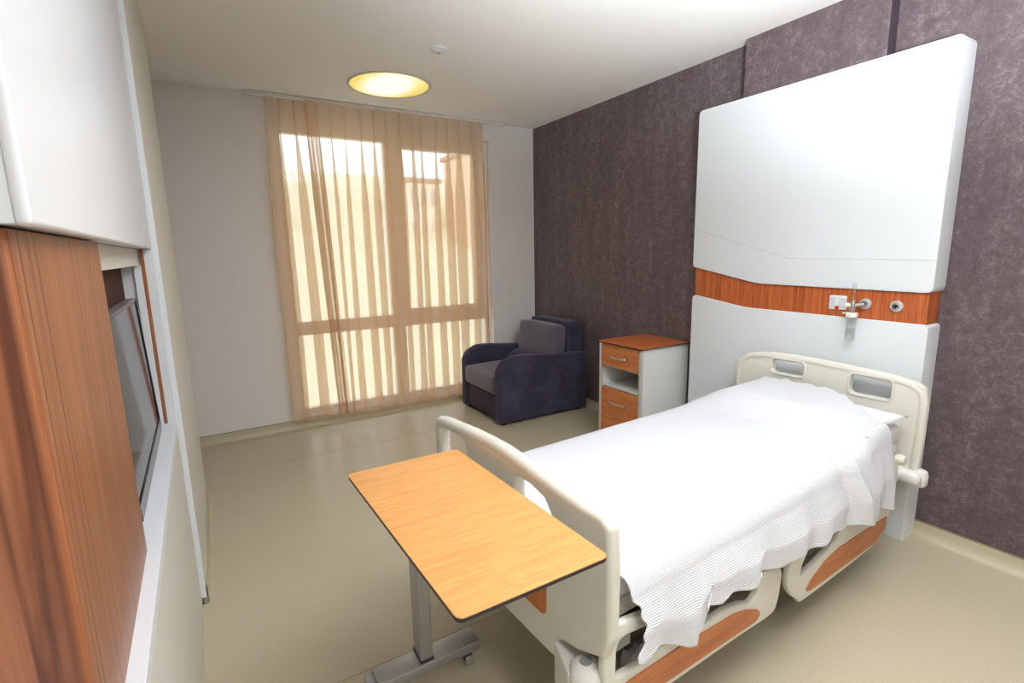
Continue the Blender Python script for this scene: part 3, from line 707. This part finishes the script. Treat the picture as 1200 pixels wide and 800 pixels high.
# blanket draped over the bed
def lerp_tab(tab, x):
    if x <= tab[0][0]: return tab[0][1]
    for (a, b), (c, d) in zip(tab, tab[1:]):
        if x <= c:
            t = (x-a)/(c-a); return b+(d-b)*t
    return tab[-1][1]
hem = [(.059, .435), (.082, .422), (.114, .431), (.147, .442), (.20, .410), (.265, .382), (.298, .374), (.306, .413), (.350, .422), (.362, .440), (.354, .462), (.422, .440), (.476, .456), (.555, .434), (.613, .430), (.626, .456), (.70, .435), (.782, .420), (.866, .423), (.96, .408), (1.046, .399), (1.113, .426), (1.22, .403), (1.336, .381), (1.43, .36), (1.529, .342), (1.542, .385), (1.60, .362), (1.675, .338)]
def hem_at(s):
    L = [0]
    for a, b in zip(hem, hem[1:]): L.append(L[-1]+math.hypot(b[0]-a[0], b[1]-a[1]))
    d = s*L[-1]
    for k in range(len(hem)-1):
        if d <= L[k+1] or k == len(hem)-2:
            t = (d-L[k])/(L[k+1]-L[k]); return hem[k][0]+(hem[k+1][0]-hem[k][0])*t, hem[k][1]+(hem[k+1][1]-hem[k][1])*t
def smoothstep(a, b, x):
    t = max(0, min(1, (x-a)/(b-a))); return t*t*(3-2*t)
def blanket():
    NU, top_n, side_n, far_n = 230, 60, 46, 18
    bm = bmesh.new(); uvl = bm.loops.layers.uv.new('UVMap'); grid = []; uvs = {}
    for i in range(NU+1):
        s = i/NU; row = []
        hx_, hz_ = hem_at(s)
        ztop = lambda x, y: .647+.012*(1-(y/.44)**2)+.088*smoothstep(1.40, 1.60, x)*(1-smoothstep(.22, .42, abs(y))*(.30 if y < 0 else .80))
        path = []
        # across: far hem, far side, top, near side
        for j in range(far_n):
            t = j/far_n; path.append(('far', t))
        for j in range(top_n):
            path.append(('top', j/(top_n-1)))
        for j in range(1, side_n+1):
            path.append(('near', j/side_n))
        for kind, t in path:
            if kind == 'top':
                y = .40-.80*t
                xe = 1.965-.25*smoothstep(.05, .42, -y)
                x = .040+.02*smoothstep(.30, .42, -y)+(xe-.045)*s
                z = ztop(x, y)
                if abs(y) > .34: z -= .012*((abs(y)-.34)/.06)**2
                v = -y
            elif kind == 'far':
                q = 1-t                                     # 1 at hem
                x = .045+1.90*s; zt = ztop(x, .40)-.012
                y = .40+.045*math.sin(min(1, q*5)*PI/2)+.035*q
                z = zt-.035*(1-math.cos(min(1, q*5)*PI/2))-q*(zt-.035-.47)*.999
                v = -.40-q*.2
            else:
                q = t
                x_e0 = .066+(1.72-.065)*s
                zt = ztop(x_e0, -.40)-.012
                qq = smoothstep(0, 1, q)
                x = x_e0+(hx_-x_e0)*q**1.6
                c = min(1, q*6)
                y = -.40-.045*math.sin(c*PI/2)-.036*min(1, q*1.6)
                z = zt-.035*(1-math.cos(c*PI/2))
                z = z+(hz_-(zt-.035))*max(0, (q-.06)/.94)
                # drape: waves growing towards the hem
                wv = .010*math.sin(x*23+1.0)+.007*math.sin(x*41+.4+q*2)+.016*noise.noise(Vector((x*5, q*1.6, 3)))
                y -= q**1.3*(.8*wv+.016); x += (.04*math.sin(PI*q)+.006*math.sin(q*26))*max(0, 1-s*8)
                
                v = .40+.03*min(1, q*6)+max(0, (.635-z))
            # raised fold running from the pillow over the edge to the hem
            if kind != 'far':
                d_ = (t*.8 if kind == 'top' else .8+t*.24)
                xc = lerp_tab([(.35, 1.40), (.55, 1.40), (.70, 1.36), (.80, 1.345), (.88, 1.36), (1.04, 1.43)], d_)
                k_ = smoothstep(.35, .72, d_)
                wd_ = .034+.03*smoothstep(.8, 1.04, d_)
                g = math.exp(-((x-xc)/wd_)**2)*k_-.4*math.exp(-((x-xc+.075)/.035)**2)*k_+.4*math.exp(-((x-xc-.13)/.05)**2)*k_
                if kind == 'top': z += .028*g
                else: y -= .026*g; z += .012*g*(1-t)
            if kind == 'near': v = .40+.02*min(1, q*6)+max(0, zt-z)
            nz = noise.noise(Vector((x*3.1, y*3.1, 1.7)))*.004+noise.noise(Vector((x*9, y*9+z*9, 5)))*.0016
            if kind == 'top': z += nz
            # crumpled ends
            e_ = max(0, 1-(1-s)/.02); z += e_*(.004*math.sin(y*55)+.003*math.sin(y*97+1))
            vert = bm.verts.new((x, y, z)); uvs[vert] = (x, v); row.append(vert)
        grid.append(row)
    for a, b in zip(grid, grid[1:]):
        for k in range(len(a)-1):
            f_ = bm.faces.new((a[k], a[k+1], b[k+1], b[k]))
            for lp_ in f_.loops: lp_[uvl].uv = uvs[lp_.vert]
    bmesh.ops.recalc_face_normals(bm, faces=bm.faces)
    me = bpy.data.meshes.new('blanket'); bm.to_mesh(me); bm.free()
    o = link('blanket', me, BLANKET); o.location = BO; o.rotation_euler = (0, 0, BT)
    for p in me.polygons: p.use_smooth = True
    md = o.modifiers.new('thick', 'SOLIDIFY'); md.thickness = .004; md.offset = -1
    tag(o, 'white ribbed cotton blanket spread over the bed, hanging unevenly over its near side', 'blanket')
blanket()

# ------------------------------------------------------------------ overbed table
ot = empty('overbed_table', (.665, 1.40, 0)); tag(ot, 'light oak overbed table on a grey metal stand at the foot of the bed', 'table')
tx, ty = .665, 1.40
# corners measured counter-clockwise
TC = [(.812-tx, 1.431-ty), (.455-tx, 1.431-ty), (.490-.018-tx, .678-ty), (.857-.018-tx, .679-ty)]
TC = [(.8295-tx, 1.431-ty), (.4725-tx, 1.431-ty), (.4725-tx, .678-ty), (.8395-tx, .678-ty)]
TC = [(.828-tx, 1.431-ty), (.458-tx, 1.431-ty), (.484-tx, .678-ty), (.852-tx, .678-ty)]
plate('tabletop', [fillet(TC, .02, 8)], .003, .0006, frameXY(.8085), WOODTAB, ot)
plate('table_edge', [fillet([(a*1.0, b) for a, b in TC], .02, 8)], .009, .002, frameXY(.8025), EDGE, ot)
bm = bmesh.new(); bx(bm, -.035, .03, -.60, .0, .770, .7978, .004, 1); fin('top_bracket', bm, ALU, ot)
box('post', -.023, .020, -.020, .056, .09, .77, ALU, ot, .003, 1)
box('post_sleeve', -.026, .023, -.023, .059, .088, .098, EDGE, ot, .002, 1)
box('base_beam', -.175, .198, -.030, .052, .048, .088, ALU, ot, .006, 2)
bm = bmesh.new(); bx(bm, -.205, -.172, -.028, .050, .048, .086, .012, 3); fin('end_cap', bm, mat('cap_grey', (172, 172, 176), .5), ot)
for x_, y_ in ((.150, -.012), (.150, .045), (-.17, -.005), (-.17, .040)):
    cs = empty('c') if False else None
    bm = bmesh.new()
    cyl(bm, (x_-.011, y_, .024), (x_+.011, y_, .024), .024, n=24); 
    cc = fin('caster', bm, GREYP, ot)
    bm = bmesh.new(); bx(bm, x_-.016, x_+.016, y_-.016, y_+.016, .026, .0475, .004, 1); fin('caster_hood', bm, BLACK, cc)
